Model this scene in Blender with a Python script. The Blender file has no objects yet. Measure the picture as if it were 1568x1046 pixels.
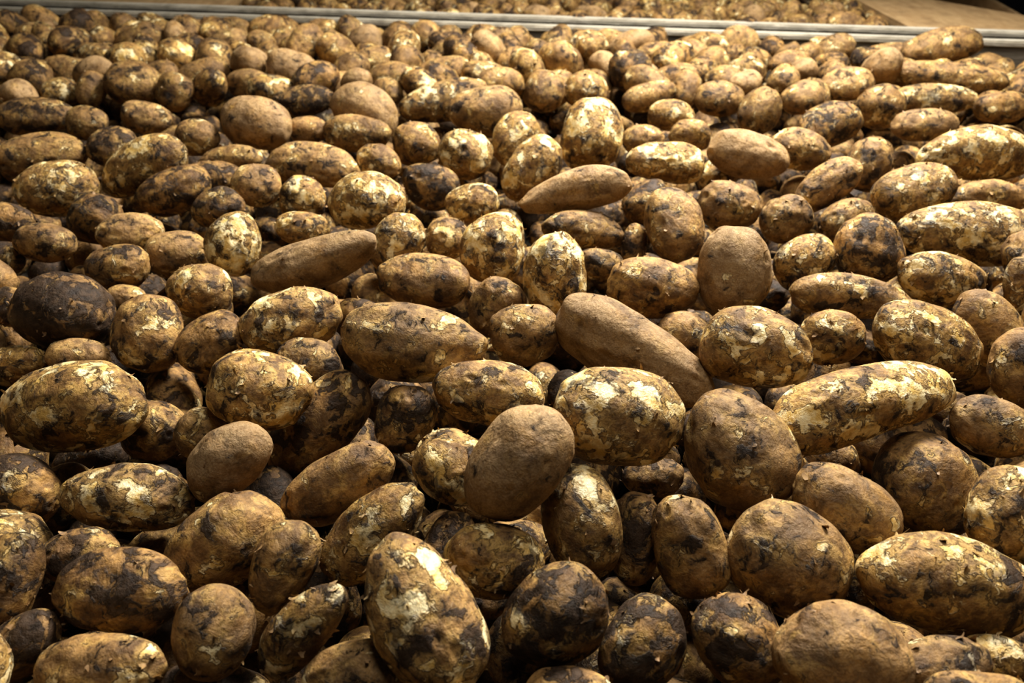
import bpy, math, random
import numpy as np
from mathutils import Vector, Matrix, kdtree
random.seed(7); rng=np.random.default_rng(11)
scene=bpy.context.scene
# ------------------------------------------------------------------ camera
PITCH=math.radians(34.0); H=0.52; F=28/36*1568.0
cam_d=bpy.data.cameras.new('camera'); cam_d.lens=28; cam_d.sensor_width=36
cam=bpy.data.objects.new('camera',cam_d); scene.collection.objects.link(cam)
cam.location=(0,0,H); cam.rotation_euler=(math.pi/2-PITCH,0,0)
cam_d.dof.use_dof=True; cam_d.dof.focus_distance=0.80; cam_d.dof.aperture_fstop=7.0
cam_d.clip_start=0.01
scene.camera=cam
S_,C_=math.sin(PITCH),math.cos(PITCH)
RIGHT=np.array([1,0,0.]); UP=np.array([0,S_,C_]); FWD=np.array([0,C_,-S_]); CAM=np.array([0,0,H])
def survey(px,py,z):
    d=FWD+RIGHT*((px-784)/F)+UP*(-(py-523)/F)
    t=(z-H)/d[2]
    return CAM+d*t, t, d/np.linalg.norm(d)

# ------------------------------------------------------------------ node helpers
class NT:
    def __init__(s,name):
        s.m=bpy.data.materials.new(name); s.m.use_nodes=True
        s.t=s.m.node_tree; s.t.nodes.clear()
        s.out=s.n('ShaderNodeOutputMaterial'); s.b=s.n('ShaderNodeBsdfPrincipled')
        s.l(s.b.outputs[0],s.out.inputs[0])
    def n(s,k,**kw):
        x=s.t.nodes.new(k)
        for a,v in kw.items(): setattr(x,a,v)
        return x
    def l(s,a,b): s.t.links.new(a,b)
    def put(s,sock,v):
        if isinstance(v,bpy.types.NodeSocket): s.l(v,sock)
        else: sock.default_value=v
    def math(s,op,a,b=0.0,c=0.0,clamp=False):
        x=s.n('ShaderNodeMath',operation=op); x.use_clamp=clamp
        s.put(x.inputs[0],a); s.put(x.inputs[1],b); s.put(x.inputs[2],c); return x.outputs[0]
    def noise(s,vec,scale,detail=3,rough=.55,dist=0.0):
        x=s.n('ShaderNodeTexNoise'); s.l(vec,x.inputs['Vector'])
        x.inputs['Scale'].default_value=scale; x.inputs['Detail'].default_value=detail
        x.inputs['Roughness'].default_value=rough; x.inputs['Distortion'].default_value=dist
        return x
    def step(s,v,lo,width):
        x=s.math('SUBTRACT',v,lo); return s.math('DIVIDE',x,width,clamp=True)
    def mix(s,f,a,b):
        x=s.n('ShaderNodeMix',data_type='RGBA'); s.put(x.inputs[0],f)
        s.put(x.inputs[6],a if not isinstance(a,tuple) else (*a,1)); s.put(x.inputs[7],b if not isinstance(b,tuple) else (*b,1))
        return x.outputs[2]

def potato_material(flake=False):
    m=NT('potato_skin_flake' if flake else 'potato_skin')
    tc=m.n('ShaderNodeTexCoord'); oi=m.n('ShaderNodeObjectInfo')
    off=m.n('ShaderNodeVectorMath',operation='SCALE'); off.inputs[0].default_value=(3.1,5.7,2.3)
    m.l(oi.outputs['Random'],off.inputs['Scale'])
    add=m.n('ShaderNodeVectorMath',operation='ADD'); m.l(tc.outputs['Object'],add.inputs[0]); m.l(off.outputs[0],add.inputs[1])
    co=add.outputs[0]
    w=m.noise(co,70,2,.5)
    wv=m.n('ShaderNodeVectorMath',operation='SUBTRACT'); m.l(w.outputs['Color'],wv.inputs[0]); wv.inputs[1].default_value=(.5,.5,.5)
    ws=m.n('ShaderNodeVectorMath',operation='SCALE'); m.l(wv.outputs[0],ws.inputs[0]); ws.inputs['Scale'].default_value=.012
    wa=m.n('ShaderNodeVectorMath',operation='ADD'); m.l(co,wa.inputs[0]); m.l(ws.outputs[0],wa.inputs[1])
    cw=wa.outputs[0]
    sep=m.n('ShaderNodeSeparateColor'); m.l(oi.outputs['Color'],sep.inputs[0])
    peel,dirt_shade,dust=sep.outputs[0],sep.outputs[1],sep.outputs[2]  # second channel: dirt, plus gap shade painted into the lower-layer potatoes
    A=m.noise(cw,38,6,.57,.3).outputs[0]
    thA=m.math('SUBTRACT',.70,m.math('MULTIPLY',peel,.20))
    mA=m.step(A,thA,.03)                                # torn skin
    clean=m.step(A,m.math('SUBTRACT',thA,.13),.12)      # gradual cleaner zone around it
    A2=m.noise(cw,150,4,.6,.8).outputs[0]
    th2=m.math('SUBTRACT',.75,m.math('MULTIPLY',peel,.13))
    mA2=m.math('MULTIPLY',m.step(A2,th2,.03),m.math('ADD',.25,clean),clamp=True)
    pm=m.math('MAXIMUM',mA,mA2)
    rim=m.math('MULTIPLY',m.step(A,m.math('SUBTRACT',thA,.026),.02),m.math('SUBTRACT',1.0,pm))
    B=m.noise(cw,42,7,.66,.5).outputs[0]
    thB=m.math('SUBTRACT',.68,m.math('MULTIPLY',dirt_shade,.18))
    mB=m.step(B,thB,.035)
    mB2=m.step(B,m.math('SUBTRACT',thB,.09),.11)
    D=m.noise(co,32,6,.6,.3).outputs[0]
    tone=m.step(D,.38,.22)
    fine=m.noise(co,500,5,.7).outputs[0]
    med=m.noise(cw,120,6,.7).outputs[0]
    spk=m.noise(co,230,3,.6).outputs[0]
    pc=m.mix(m.step(m.noise(co,75,4,.6).outputs[0],.42,.2),(0.66,0.43,0.13),(0.90,0.75,0.44))
    pc=m.mix(m.math('MULTIPLY',m.step(fine,.52,.2),.4),pc,(0.52,0.33,0.11))
    sk=m.mix(tone,(0.110,0.057,0.022),(0.36,0.205,0.070))
    sk=m.mix(m.math('MULTIPLY',clean,.85),sk,(0.55,0.35,0.11))
    sk=m.mix(m.math('MULTIPLY',m.step(med,.47,.15),.7),sk,(0.095,0.051,0.022))
    sk=m.mix(m.math('MULTIPLY',m.step(spk,.58,.1),.5),sk,(0.05,0.029,0.015))
    sk=m.mix(m.math('MULTIPLY',m.step(fine,.54,.2),.3),sk,(0.44,0.30,0.145))
    sk=m.mix(m.math('MULTIPLY',rim,.75),sk,(0.055,0.031,0.015))
    dustf=m.math('MULTIPLY',dust,m.step(m.noise(co,35,5,.6).outputs[0],.30,.25),clamp=True)
    dc=m.mix(m.step(fine,.42,.25),(0.36,0.235,0.118),(0.53,0.38,0.215))
    dc=m.mix(m.math('MULTIPLY',m.step(med,.5,.15),.6),dc,(0.25,0.15,0.068))
    sk=m.mix(m.math('MULTIPLY',dustf,.8),sk,dc)
    col=m.mix(pm,sk,pc)
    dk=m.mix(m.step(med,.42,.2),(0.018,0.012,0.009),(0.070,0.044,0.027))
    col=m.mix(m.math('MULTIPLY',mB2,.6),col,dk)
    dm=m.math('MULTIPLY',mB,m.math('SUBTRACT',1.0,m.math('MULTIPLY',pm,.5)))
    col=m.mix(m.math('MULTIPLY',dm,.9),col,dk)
    hs=m.n('ShaderNodeHueSaturation'); m.l(col,hs.inputs['Color'])
    m.put(hs.inputs['Value'],m.math('ADD',.84,m.math('MULTIPLY',oi.outputs['Random'],.35)))
    if flake:
        col2=m.mix(.5,hs.outputs[0],(0.27,0.165,0.08)); m.l(col2,m.b.inputs['Base Color'])
        m.b.inputs['Roughness'].default_value=.6; m.b.inputs['Specular IOR Level'].default_value=.3
        return m.m
    m.l(hs.outputs[0],m.b.inputs['Base Color'])
    r=m.math('SUBTRACT',.52,m.math('MULTIPLY',pm,.18)); r=m.math('ADD',r,m.math('MULTIPLY',dustf,.2)); r=m.math('ADD',r,m.math('MULTIPLY',mB,.05))
    r=m.math('ADD',r,m.math('MULTIPLY',m.math('SUBTRACT',med,.5),.4))
    m.l(r,m.b.inputs['Roughness'])
    sp=m.math('ADD',.24,m.math('MULTIPLY',pm,.3)); m.l(sp,m.b.inputs['Specular IOR Level'])
    h=m.math('MULTIPLY',m.math('SUBTRACT',1.0,mA),.0006)
    h=m.math('ADD',h,m.math('MULTIPLY',m.math('SUBTRACT',1.0,mA2),.0003))
    h=m.math('ADD',h,m.math('MULTIPLY',rim,.0005))
    h=m.math('ADD',h,m.math('MULTIPLY',mB,.0011))
    h=m.math('ADD',h,m.math('MULTIPLY',med,.0019))
    h=m.math('ADD',h,m.math('MULTIPLY',D,.006))
    h=m.math('ADD',h,m.math('MULTIPLY',fine,.00035))
    bp=m.n('ShaderNodeBump'); bp.inputs['Strength'].default_value=1.0; bp.inputs['Distance'].default_value=1.0
    m.l(h,bp.inputs['Height']); m.l(bp.outputs[0],m.b.inputs['Normal'])
    return m.m
MAT_P=potato_material(); MAT_F=potato_material(True)

def board_material(name,c1,c2,rough,scale=(2,30,30)):
    m=NT(name); tc=m.n('ShaderNodeTexCoord'); mp=m.n('ShaderNodeMapping'); m.l(tc.outputs['Object'],mp.inputs[0]); mp.inputs['Scale'].default_value=scale
    n1=m.noise(mp.outputs[0],3,6,.65,1.0).outputs[0]
    n2=m.noise(tc.outputs['Object'],14,5,.6).outputs[0]
    c=m.mix(m.step(n1,.3,.4),c1,c2); c=m.mix(m.math('MULTIPLY',m.step(n2,.5,.2),.5),c,tuple(x*.45 for x in c1))
    m.l(c,m.b.inputs['Base Color']); m.b.inputs['Roughness'].default_value=rough
    bp=m.n('ShaderNodeBump'); bp.inputs['Distance'].default_value=.002; m.l(n1,bp.inputs['Height']); m.l(bp.outputs[0],m.b.inputs['Normal'])
    return m.m
M_GREY=board_material('weathered_grey_board',(0.13,0.11,0.08),(0.22,0.19,0.15),.7)
M_CAP=board_material('worn_rail',(0.34,0.30,0.23),(0.62,0.57,0.47),.6)
M_PLY=board_material('plywood',(0.32,0.20,0.09),(0.46,0.31,0.155),.7,(14,3,14))
M_CONC=board_material('concrete',(0.02,0.02,0.021),(0.035,0.035,0.035),.85,(1,1,1))

# ------------------------------------------------------------------ potato meshes
import bmesh
def ico(n):
    bm=bmesh.new(); bmesh.ops.create_icosphere(bm,subdivisions=n,radius=1.0)
    v=np.array([x.co[:] for x in bm.verts]); f=np.array([[q.index for q in x.verts] for x in bm.faces]); bm.free(); return v,f
ICO={4:ico(4),5:ico(5)}
def make_potato(name,a,b,c,lvl,taper,peel,nflakes,bend=0.0):
    p,f=ICO[lvl]; N=len(p)
    r=np.ones(N)
    for k in range(8):
        w=rng.normal(size=3); w/=np.linalg.norm(w); fr=rng.uniform(1.6,3.8)
        r+=rng.uniform(.012,.034)*np.sin(p@w*fr+rng.uniform(0,6.28))
    for k in range(18):
        w=rng.normal(size=3); w/=np.linalg.norm(w); fr=rng.uniform(5,14)
        r+=rng.uniform(.002,.0068)*np.sin(p@w*fr+rng.uniform(0,6.28))
    for k in range(rng.integers(7,14)):      # eyes
        w=rng.normal(size=3); w[0]*=1.3; w/=np.linalg.norm(w); d=np.linalg.norm(p-w,axis=1); s=rng.uniform(.06,.14)
        r-=rng.uniform(.03,.07)*np.exp(-(d/s)**2); r+=.016*np.exp(-((d-s*1.7)/(s*.7))**2)
    for k in range(rng.integers(1,4)):      # flattened / bulging areas
        w=rng.normal(size=3); w/=np.linalg.norm(w); d=np.linalg.norm(p-w,axis=1); r+=rng.uniform(-.09,.05)*np.exp(-(d/.55)**2)
    r/=r.mean()
    ne=rng.uniform(2.05,2.45); rho=np.sqrt(p[:,1]**2+p[:,2]**2)
    sup=(np.abs(p[:,0])**ne+rho**ne)**(-1/ne)
    q=p*(r*sup)[:,None]
    x=q[:,0]; tp=1+taper*x
    v=np.stack([x*a, q[:,1]*b*tp, q[:,2]*c*tp],1)
    v[:,1]+=bend*b*(x*x-.4)
    nr=np.stack([p[:,0]/a,p[:,1]/b,p[:,2]/c],1); nr/=np.linalg.norm(nr,axis=1)[:,None]
    base=N; fl_v=[]; fl_f=[]
    curlr=1/(2*min(a,b,c))
    for k in range(nflakes):
        i=rng.integers(N); n=nr[i]; t=rng.normal(size=3); t-=n*(t@n); t/=np.linalg.norm(t); s=np.cross(n,t)
        L=rng.uniform(.003,.009); W=rng.uniform(.002,.007); curl=rng.uniform(.3,1.5)
        nu,nv=4,4; start=base+len(fl_v)
        for iu in range(nu):
            u=iu/(nu-1)
            wid=W*(1-.75*u**1.5)*(1+.25*rng.normal()) ; sh=rng.normal()*W*.12
            for iv in range(nv):
                sv=(iv/(nv-1)-.5)*wid+sh
                ang=curl*u; dx=L*(math.sin(ang)/max(curl,.01)); dz=L*(1-math.cos(ang))/max(curl,.01)
                pt=v[i]+t*dx+s*sv+n*(dz-.0003-curlr*(sv*sv+dx*dx)*.9+.0003*rng.normal()+.0006*u)
                fl_v.append(pt)
        for iu in range(nu-1):
            for iv in range(nv-1):
                o=start+iu*nv+iv; fl_f.append([o,o+1,o+nv+1,o+nv])
    allv=v.tolist()+[list(q_) for q_ in fl_v]; allf=f.tolist()+fl_f
    me=bpy.data.meshes.new(name); me.from_pydata(allv,[],allf)
    me.materials.append(MAT_P); me.materials.append(MAT_F)
    mi=np.zeros(len(allf),dtype=np.int32); mi[len(f):]=1
    me.polygons.foreach_set('material_index',mi); me.polygons.foreach_set('use_smooth',np.ones(len(allf),dtype=bool)); me.update()
    return me

# ------------------------------------------------------------------ surveyed potatoes: x,y,length,width,angle,type,level[,taper]
T='''
155 1026 215 105 5 n 0;35 985 130 100 30 d -1;180 906 186 116 -3 d 0 .02;328 968 135 122 60 n 0;458 968 190 86 52 p 0 -.03;550 1038 170 110 0 n 0
650 945 242 150 -57 p 1 .08;847 945 168 140 35 d 0;985 982 150 122 60 d -1;1132 988 150 132 -50 d -1;1290 1008 190 155 -15 n 0 0;1440 1020 150 90 10 n 0
1535 1012 130 70 -10 P 0;1495 1068 150 80 0 n 1;870 1075 150 100 0 d -1;15 890 150 95 80 d 0;118 850 122 80 10 d -1;340 835 190 130 35 n -1
436 872 138 96 65 n 0;575 812 190 104 40 p 0 -.02;755 857 156 118 -8 p 1 0;893 792 185 124 -80 p 1 .03;972 825 140 80 85 d -1;1062 832 165 102 -80 n 0
1203 860 184 168 -30 n 0 0;1455 895 255 160 -12 p 0 0;1545 787 155 125 75 p 1;1312 905 95 60 80 d -2;200 760 192 102 -12 p 0 .04;25 755 135 120 0 d -1
348 705 148 100 42 s 1 .03;518 742 188 96 30 n 0 0;795 711 192 142 52 s 3 .02;695 718 140 110 -40 p 1;1132 684 190 162 -72 n 1 .14;1287 775 168 118 -30 n 0 0
1420 735 155 148 80 n -1;1520 655 122 90 -15 n 1;1322 620 290 118 12 p 2 -.12;1570 562 120 100 80 n 1;235 660 100 92 80 d -2;305 665 78 74 50 n -1
490 650 205 105 45 d -2;622 640 104 90 80 d -1;948 637 212 146 -10 P 3 0;748 602 172 98 -3 p 1 0;398 602 158 116 -12 p 1 -.05;110 620 242 132 10 p 1 .05
1000 730 90 60 0 d -2;225 512 120 106 90 n 0;325 522 112 84 35 n 0;125 542 90 55 0 n -1;25 558 95 62 10 p -1;95 482 156 124 -10 D 1 0
445 492 150 106 15 p 1 0;473 557 98 76 -15 d -1;628 523 224 122 -6 n 2 -.14;803 513 110 92 10 n 1;968 538 248 112 -30 s 1 -.16;1160 535 156 124 -15 p 2 -.04
1272 517 92 86 0 p 0;1413 525 178 114 -18 p 1 0;1512 503 130 90 -50 n 0;1568 440 90 64 80 p 1;1050 517 90 74 -30 n -1;760 470 92 80 60 n 0
550 482 70 50 0 d -1;195 458 60 45 0 n -1;852 420 126 98 -85 P 2 .05;1122 415 148 112 88 s 2 -.04;993 440 146 92 -5 n 1 0;650 431 146 84 -5 n 0 0
475 403 205 80 17 s 2 -.10;305 446 96 82 5 p 0;183 408 92 72 10 n 0;272 390 96 72 10 n 0;360 374 94 84 70 P 1;465 350 84 52 0 p 0
608 376 104 76 55 p 0;757 376 114 98 75 P 1;686 365 68 66 0 p -1;893 352 130 58 -4 n 0;920 405 78 54 -10 d -1;1232 400 92 76 30 p 0
1332 384 112 98 -80 d 1;1302 457 194 66 -8 n 0;1445 428 146 80 -5 p 0;1482 360 208 98 -5 p 1;1033 346 116 90 -78 n 1;972 372 60 42 80 d -1
1202 335 76 68 20 n -1;1300 336 92 62 20 n -1;15 470 60 60 80 d 0;68 373 86 62 0 n 0;12 340 80 62 0 d 0;8 395 60 52 0 d -1
148 336 82 74 0 d 0;200 356 92 62 10 n -1;332 320 80 62 10 d 0;86 292 122 84 8 p 0;215 258 148 78 24 p 1;268 288 118 68 20 d 0
330 272 100 50 -5 d -1;394 284 74 68 0 n 1;462 304 76 60 0 p 0;562 309 118 90 5 P 1 0;478 256 150 68 -8 n 0;580 250 72 52 -20 n 0
660 285 92 68 -5 d 0;722 310 82 58 5 p 0;715 238 84 76 -15 p 0;812 258 112 74 52 p 0;875 294 168 62 12 s 2 .24;905 206 112 94 82 P 2 0
1018 250 122 62 -3 p 1;987 308 74 58 30 d -1;1118 316 96 76 -5 n 0;1100 268 64 46 0 p -1;1146 237 124 70 -12 s 1;1225 230 90 62 -15 n 0
1264 286 112 62 35 n 1;1330 252 84 66 70 n 0;1396 294 124 86 15 p 1;1492 236 174 84 4 P 1;1515 302 116 50 0 n -1;1270 194 98 66 20 d 1
1415 192 98 50 0 n 0;1430 152 118 46 -5 p 0;1460 118 172 46 -8 n 1;1442 72 126 52 6 n 2;1535 165 96 48 5 n 0;350 246 102 46 5 n -1
390 190 112 78 -10 s 1;305 211 66 56 0 n 0;65 238 134 66 12 n 0;170 226 76 62 0 d 0;55 178 114 56 5 d 0;136 189 68 50 0 n 0
222 180 72 50 0 n 0;638 222 76 66 10 n 0;545 206 106 54 -5 n 0;472 200 58 46 0 n 0;558 168 108 76 -30 s 1;682 158 144 58 12 p 0
743 173 114 74 0 n 1;790 212 88 66 65 p 0;833 142 66 60 80 n 0;465 156 98 48 5 d 0;446 105 78 58 -22 s 1;206 131 78 70 0 n 1
265 142 58 54 60 n 0;312 116 78 50 20 n 0;120 114 100 50 -10 n 0;45 112 92 46 0 d 0;962 106 64 60 0 d 1;900 138 70 52 0 p 0
1165 170 70 66 60 n 0;1100 152 76 54 0 n 0;1028 178 74 50 -10 p 0;1055 207 64 48 0 n 0;985 214 66 44 0 n -1;995 148 86 44 15 n 0
1297 130 82 52 5 n 0;1354 94 88 54 10 n 0;1347 165 64 70 80 n 0;1226 150 66 52 20 n 0;1040 120 70 46 0 n 0;745 118 80 50 -5 p 0
680 112 84 48 10 n 0;600 120 76 46 0 n 0;535 110 70 48 40 n 0;382 130 72 46 0 n 0;850 98 60 56 80 n 0;900 74 62 50 10 p 0
790 98 58 54 80 n 0;1140 112 70 46 10 p 0;1210 100 64 48 0 n 0;1090 96 60 48 -20 n 0;350 70 70 50 0 n 0;215 66 80 50 20 n 0
150 88 72 44 -10 n 0;60 60 70 50 10 n 0;285 75 62 46 10 d 0;690 70 70 46 -10 d 0;760 66 64 44 10 n 0;620 72 56 48 60 n 0
495 66 62 46 0 n 0;570 92 60 44 10 n 0;1005 86 60 44 0 n 0;410 48 62 42 10 n 0;1130 66 62 46 0 n 0;1275 80 66 48 30 n 0
'''
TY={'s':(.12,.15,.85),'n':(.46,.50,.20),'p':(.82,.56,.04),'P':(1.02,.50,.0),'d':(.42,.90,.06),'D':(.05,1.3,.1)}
heroes=[]
for it in T.replace('\n',';').split(';'):
    it=it.split()
    if len(it)<7: continue
    x,y,L,W,ang=map(float,it[:5]); ty=it[5]; lv=float(it[6])
    z0=-0.012+0.019*lv
    P,t,d=survey(x,y,z0)
    a=L/2*t/F; b=W/2*t/F
    heroes.append([P,a,b,math.radians(ang),ty,t,float(it[7]) if len(it)>7 else None])
print('heroes',len(heroes))
Pn=[];Ax=[];Aa=[];Bb=[];kind=[]
for h in heroes:
    P,a,b,an,ty,t,tp=h
    ax=math.cos(an)*RIGHT+math.sin(an)*UP+FWD*rng.uniform(-.25,.25)*1.0; ax/=np.linalg.norm(ax)
    Pn.append(P);Ax.append(ax);Aa.append(a);Bb.append(b);kind.append(0)
NH=len(heroes)
HP=np.array(Pn); HA=np.array(Aa); HB=np.array(Bb); HX=np.array(Ax)
# crate geometry: far rim line through these two ground points
R0=np.array([-1.62,2.67]); R1=np.array([1.40,2.24]); ud=(R1-R0)/np.linalg.norm(R1-R0); vd=np.array([-ud[1],ud[0]])
def uv(x,y): d=np.array([x,y])-R0; return d@ud, d@vd
def rnd_axis(tilt=.45):
    th=rng.uniform(0,math.pi); v=np.array([math.cos(th),math.sin(th),rng.normal()*tilt]); return v/np.linalg.norm(v)
def fill(xr,yr,z,sp,reject,inside,zfun=None,jit=.2,bs=(.026,.038)):
    row=0; y=yr[0]
    while y<yr[1]:
        x=xr[0]+(row%2)*sp/2
        while x<xr[1]:
            xx=x+rng.uniform(-jit,jit)*sp; yy=y+rng.uniform(-jit,jit)*sp
            x+=sp
            if not inside(xx,yy): continue
            b=rng.uniform(*bs); a=b*rng.uniform(1.05,1.6)
            if reject:
                d=np.hypot(HP[:,0]-xx,HP[:,1]-yy)
                if np.any(d<(.40*(HA+HB)+ .25*(a+b)+.008)): continue
            zz=z+(zfun(xx,yy) if zfun else 0)+rng.uniform(-.012,.012)
            Pn.append(np.array([xx,yy,zz]));Ax.append(rnd_axis());Aa.append(a);Bb.append(b);kind.append(1 if reject else 2)
        y+=sp*.87; row+=1
def in1(x,y):
    u,v=uv(x,y); return v<-.05 and -.2<u<3.6 and abs(x)<.52+y*.72
def in_top(x,y):
    return in1(x,y) and not (y<1.75 and abs(x)<.12+.66*y)
def in2(x,y):
    u,v=uv(x,y); return .12<v<1.05 and .72<u<2.72
def dip(x,y):
    u,v=uv(x,y)
    return -.10*max(0,min(1,(x-1.05)/.4))*max(0,min(1,(y-1.75)/.4))-.045*max(0,min(1,(v+.35)/.3))
fill((-2.2,2.2),(.12,2.9),-.005,.080,True,in_top,dip,bs=(.030,.045))
fill((-2.2,2.2),(.12,2.9),-.112,.070,False,in1,dip)
fill((-1.0,1.0),(.15,1.2),-.170,.072,False,in1)
n2=len(Pn)
fill((-1.2,1.6),(2.3,3.8),-.045,.074,False,in2,bs=(.028,.041))
fill((-1.2,1.6),(2.3,3.2),-.10,.070,False,in2)
P=np.array(Pn);AX=np.array(Ax);A=np.array(Aa);B=np.array(Bb);K=np.array(kind);N=len(P)
print('total',N)
anchor=P.copy()
ks=np.array([-1,-.5,0,.5,1.])
offs=ks[None,:]*(A-.85*B)[:,None]; rad=B[:,None]*np.sqrt(np.clip(1-(offs/A[:,None])**2,0,1))
mob=np.where(K==0,.18,1.0)
ray=P-CAM; ray/=np.linalg.norm(ray,axis=1)[:,None]
for itn in range(150):
    if itn%10==0:
        kd=kdtree.KDTree(N)
        for i in range(N): kd.insert(P[i],i)
        kd.balance(); prs=set()
        for i in range(N):
            for co,j,dist in kd.find_range(P[i],A[i]+.075):
                if j!=i: prs.add((i,j) if i<j else (j,i))
        pr=np.array(sorted(prs)); I=pr[:,0]; J=pr[:,1]
    ci=P[I][:,None,:]+offs[I][:,:,None]*AX[I][:,None,:]; cj=P[J][:,None,:]+offs[J][:,:,None]*AX[J][:,None,:]
    D=cj[:,None,:,:]-ci[:,:,None,:]; dist=np.linalg.norm(D,axis=3)+1e-9
    pen=(rad[I][:,:,None]+rad[J][:,None,:])*.99-dist
    fl=pen.reshape(len(I),-1); am=fl.argmax(1); mx=fl[np.arange(len(I)),am]; ok=mx>0
    Dn=(D/dist[...,None]).reshape(len(I),-1,3)[np.arange(len(I)),am]
    wi=mob[I]/(mob[I]+mob[J]); wj=1-wi
    push=Dn*mx[:,None]*.45; push[~ok]=0
    mv=np.zeros_like(P); np.add.at(mv,I,-push*wi[:,None]); np.add.at(mv,J,push*wj[:,None])
    f=K>=1
    mv[f,2]=np.where(mv[f,2]>0,mv[f,2]*.5,mv[f,2])
    P+=mv
    e=anchor-P; hz=(K==0)
    lat=e-ray*np.sum(e*ray,axis=1)[:,None]
    P[hz]+=.12*lat[hz]+.006*e[hz]
    P[f]+=.02*e[f]
    P[f,2]=np.minimum(P[f,2],anchor[f,2]+.008)
# ------------------------------------------------------------------ build objects
def empty(name):
    e=bpy.data.objects.new(name,None); scene.collection.objects.link(e); return e
pile=empty('potato_pile'); pile2=empty('potato_pile')
def place(me,X,Y,Z,loc,parent,col,s=1.0):
    o=bpy.data.objects.new('potato',me); scene.collection.objects.link(o)
    M=Matrix(((X[0],Y[0],Z[0]),(X[1],Y[1],Z[1]),(X[2],Y[2],Z[2]))).to_4x4()
    o.matrix_world=Matrix.Translation(Vector(loc))@M@Matrix.Scale(s,4)
    o.parent=parent; o.color=col; return o
shared=[]
for k in range(26):
    b=.032; a=b*rng.uniform(1.05,1.6)
    shared.append((a,make_potato('potato_mesh',a,b,b*rng.uniform(.88,1),4,rng.uniform(-.14,.14),.5,10,rng.uniform(-.15,.15))))
for i in range(N):
    X=AX[i]
    if K[i]==0:
        h=heroes[i]; ty=h[4]; c=B[i]*rng.uniform(.86,1.0)
        Zv=-FWD-X*(-FWD@X); Zv/=np.linalg.norm(Zv); Yv=np.cross(Zv,X)
        asp=A[i]/B[i]
        pe,di,du=TY[ty]; pe+=rng.uniform(-.12,.12); di+=rng.uniform(-.1,.15); du+=rng.uniform(-.1,.2)
        tp=rng.uniform(-.12,.12) if h[6] is None else h[6]
        bend=rng.uniform(-.14,.14)*asp*.7
        if h[6] is not None: bend*=.5
        me=make_potato('potato_mesh',A[i],B[i],c,5 if h[5]<1.5 else 4,tp,pe,int({'s':3,'n':16,'p':30,'P':36,'d':18,'D':30}[ty]*(1 if h[5]<1.5 else .5)),bend)
        place(me,X,Yv,Zv,P[i],pile,(max(pe,0),max(di,0),max(du,0),1))
    else:
        sa,me=shared[rng.integers(len(shared))]; r=rng.normal(size=3); Zv=r-X*(r@X); Zv/=np.linalg.norm(Zv); Yv=np.cross(Zv,X)
        s=B[i]/.032*.98
        pe,di,du=TY[random.choice('snnnnppdd' if (K[i]==1 or i>=n2) else 'nddddD')]  # lower layers get mostly dark types: gap shade painted into their colour
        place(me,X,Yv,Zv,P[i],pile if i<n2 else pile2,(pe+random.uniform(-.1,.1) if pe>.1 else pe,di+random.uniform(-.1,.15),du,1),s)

# ------------------------------------------------------------------ crates
def slab(name,parent,mat,u0,u1,v0,v1,z0,z1,bev=.003):
    bm=bmesh.new()
    pts=[]
    for z in (z0,z1):
        for (u,v) in ((u0,v0),(u1,v0),(u1,v1),(u0,v1)):
            q=R0+ud*u+vd*v; pts.append(bm.verts.new((q[0],q[1],z)))
    for f in ((3,2,1,0),(4,5,6,7),(0,1,5,4),(1,2,6,5),(2,3,7,6),(3,0,4,7)): bm.faces.new([pts[i] for i in f])
    bmesh.ops.recalc_face_normals(bm,faces=bm.faces)
    bmesh.ops.bevel(bm,geom=list(bm.edges),offset=bev,segments=2,affect='EDGES')
    me=bpy.data.meshes.new(name); bm.to_mesh(me); bm.free(); me.materials.append(mat)
    o=bpy.data.objects.new(name,me); scene.collection.objects.link(o); o.parent=parent; return o
box=empty('potato_crate')
slab('far_wall',box,M_GREY,-.3,3.7,0,.022,-.9,-.03)
slab('far_rail',box,M_CAP,-.3,3.7,-.004,.026,-.0295,-.012,.004)
slab('right_wall',box,M_GREY,3.702,3.724,-3.0,.022,-.9,.0)
slab('left_wall',box,M_GREY,-.324,-.302,-3.0,.022,-.9,.0)
slab('near_wall',box,M_GREY,-.3,3.7,-3.024,-3.002,-.9,-.1)
slab('base',box,M_GREY,-.3,3.7,-3.0,0,-.26,-.22)
box2=empty('potato_crate')
slab('near_wall',box2,M_GREY,-.3,3.2,.065,.087,-.9,-.02)
slab('near_rail',box2,M_CAP,-.3,3.2,.060,.092,-.0195,-.002,.004)
slab('far_wall',box2,M_PLY,-.3,3.2,1.3,1.32,-.9,.05)
slab('right_wall',box2,M_PLY,3.2,3.222,.065,1.32,-.9,-.04)
slab('left_wall',box2,M_PLY,-.322,-.302,.065,1.32,-.9,.0)
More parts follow.
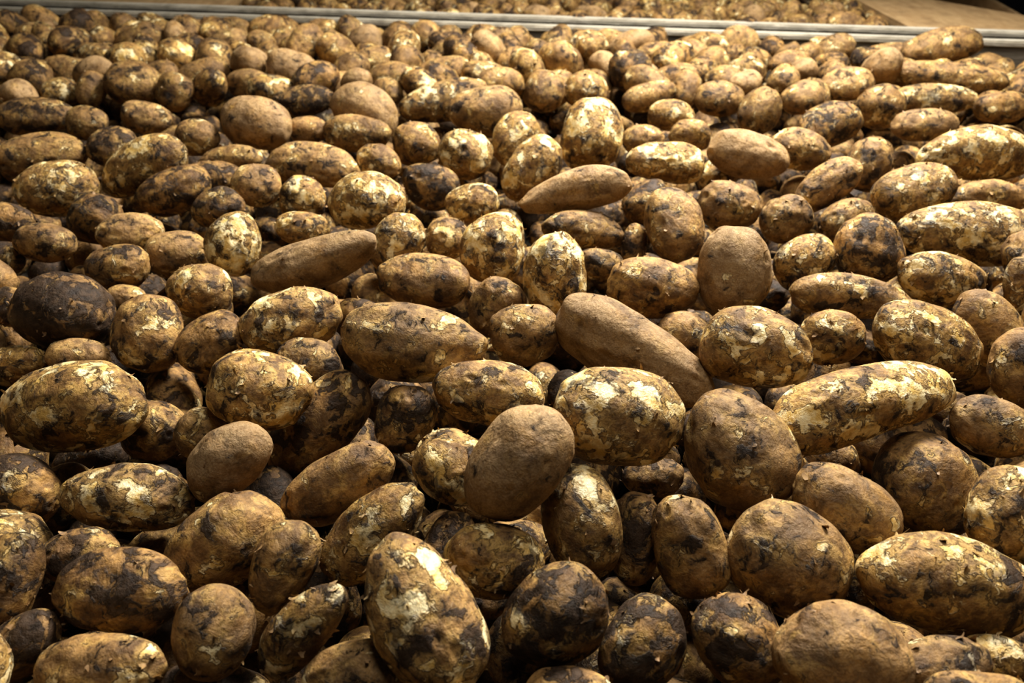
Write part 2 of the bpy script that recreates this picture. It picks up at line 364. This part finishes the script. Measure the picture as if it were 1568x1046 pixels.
slab('base',box2,M_PLY,-.3,3.2,.09,1.3,-.18,-.14)
def plate(name,pts,z0,z1,mat,parent):
    bm=bmesh.new(); lo=[bm.verts.new((x,y,z0)) for x,y in pts]; hi=[bm.verts.new((x,y,z1)) for x,y in pts]; n=len(pts)
    bm.faces.new(hi); bm.faces.new(lo[::-1])
    for i in range(n): bm.faces.new([lo[i],lo[(i+1)%n],hi[(i+1)%n],hi[i]])
    bmesh.ops.recalc_face_normals(bm,faces=bm.faces)
    me=bpy.data.meshes.new(name); bm.to_mesh(me); bm.free(); me.materials.append(mat)
    o=bpy.data.objects.new(name,me); scene.collection.objects.link(o); o.parent=parent
def q(u,v): r=R0+ud*u+vd*v; return (r[0],r[1])
plate('corner_board',[q(2.78,.094),q(3.25,.094),(1.60,2.50),(1.15,3.12),(1.12,3.12)],-.03,-.012,M_PLY,box2)
plate('side_board',[q(-.3,.094),q(.70,.094),q(.62,.5),q(-.3,.5)],-.04,-.02,M_PLY,box2)
plate('floor',[(-6,-4),(6,-4),(6,9),(-6,9)],-1.0,-.905,M_CONC,None)

# ------------------------------------------------------------------ light
w=bpy.data.worlds.new('world'); scene.world=w; w.use_nodes=True
w.node_tree.nodes['Background'].inputs[0].default_value=(.95,.95,.95,1); w.node_tree.nodes['Background'].inputs[1].default_value=.022
def area(name,loc,target,sx,sy,e,col,spread=180):
    l=bpy.data.lights.new(name,'AREA'); l.shape='RECTANGLE'; l.size=sx; l.size_y=sy; l.energy=e; l.color=col; l.spread=math.radians(spread)
    o=bpy.data.objects.new(name,l); scene.collection.objects.link(o); o.location=loc
    o.rotation_euler=(Vector(target)-Vector(loc)).to_track_quat('-Z','Y').to_euler()
area('window_light',(.70,2.0,1.6),(.25,.95,0),.8,.5,100,(1,.965,.90),150)
area('skylight',(.2,.7,2.2),(.15,.6,0),.6,.6,20,(1,.97,.91))
scene.view_settings.view_transform='Standard'
for lk in ('Medium High Contrast','Standard - Medium High Contrast'):
    try: scene.view_settings.look=lk; print('look',lk)
    except Exception as e: print(e)
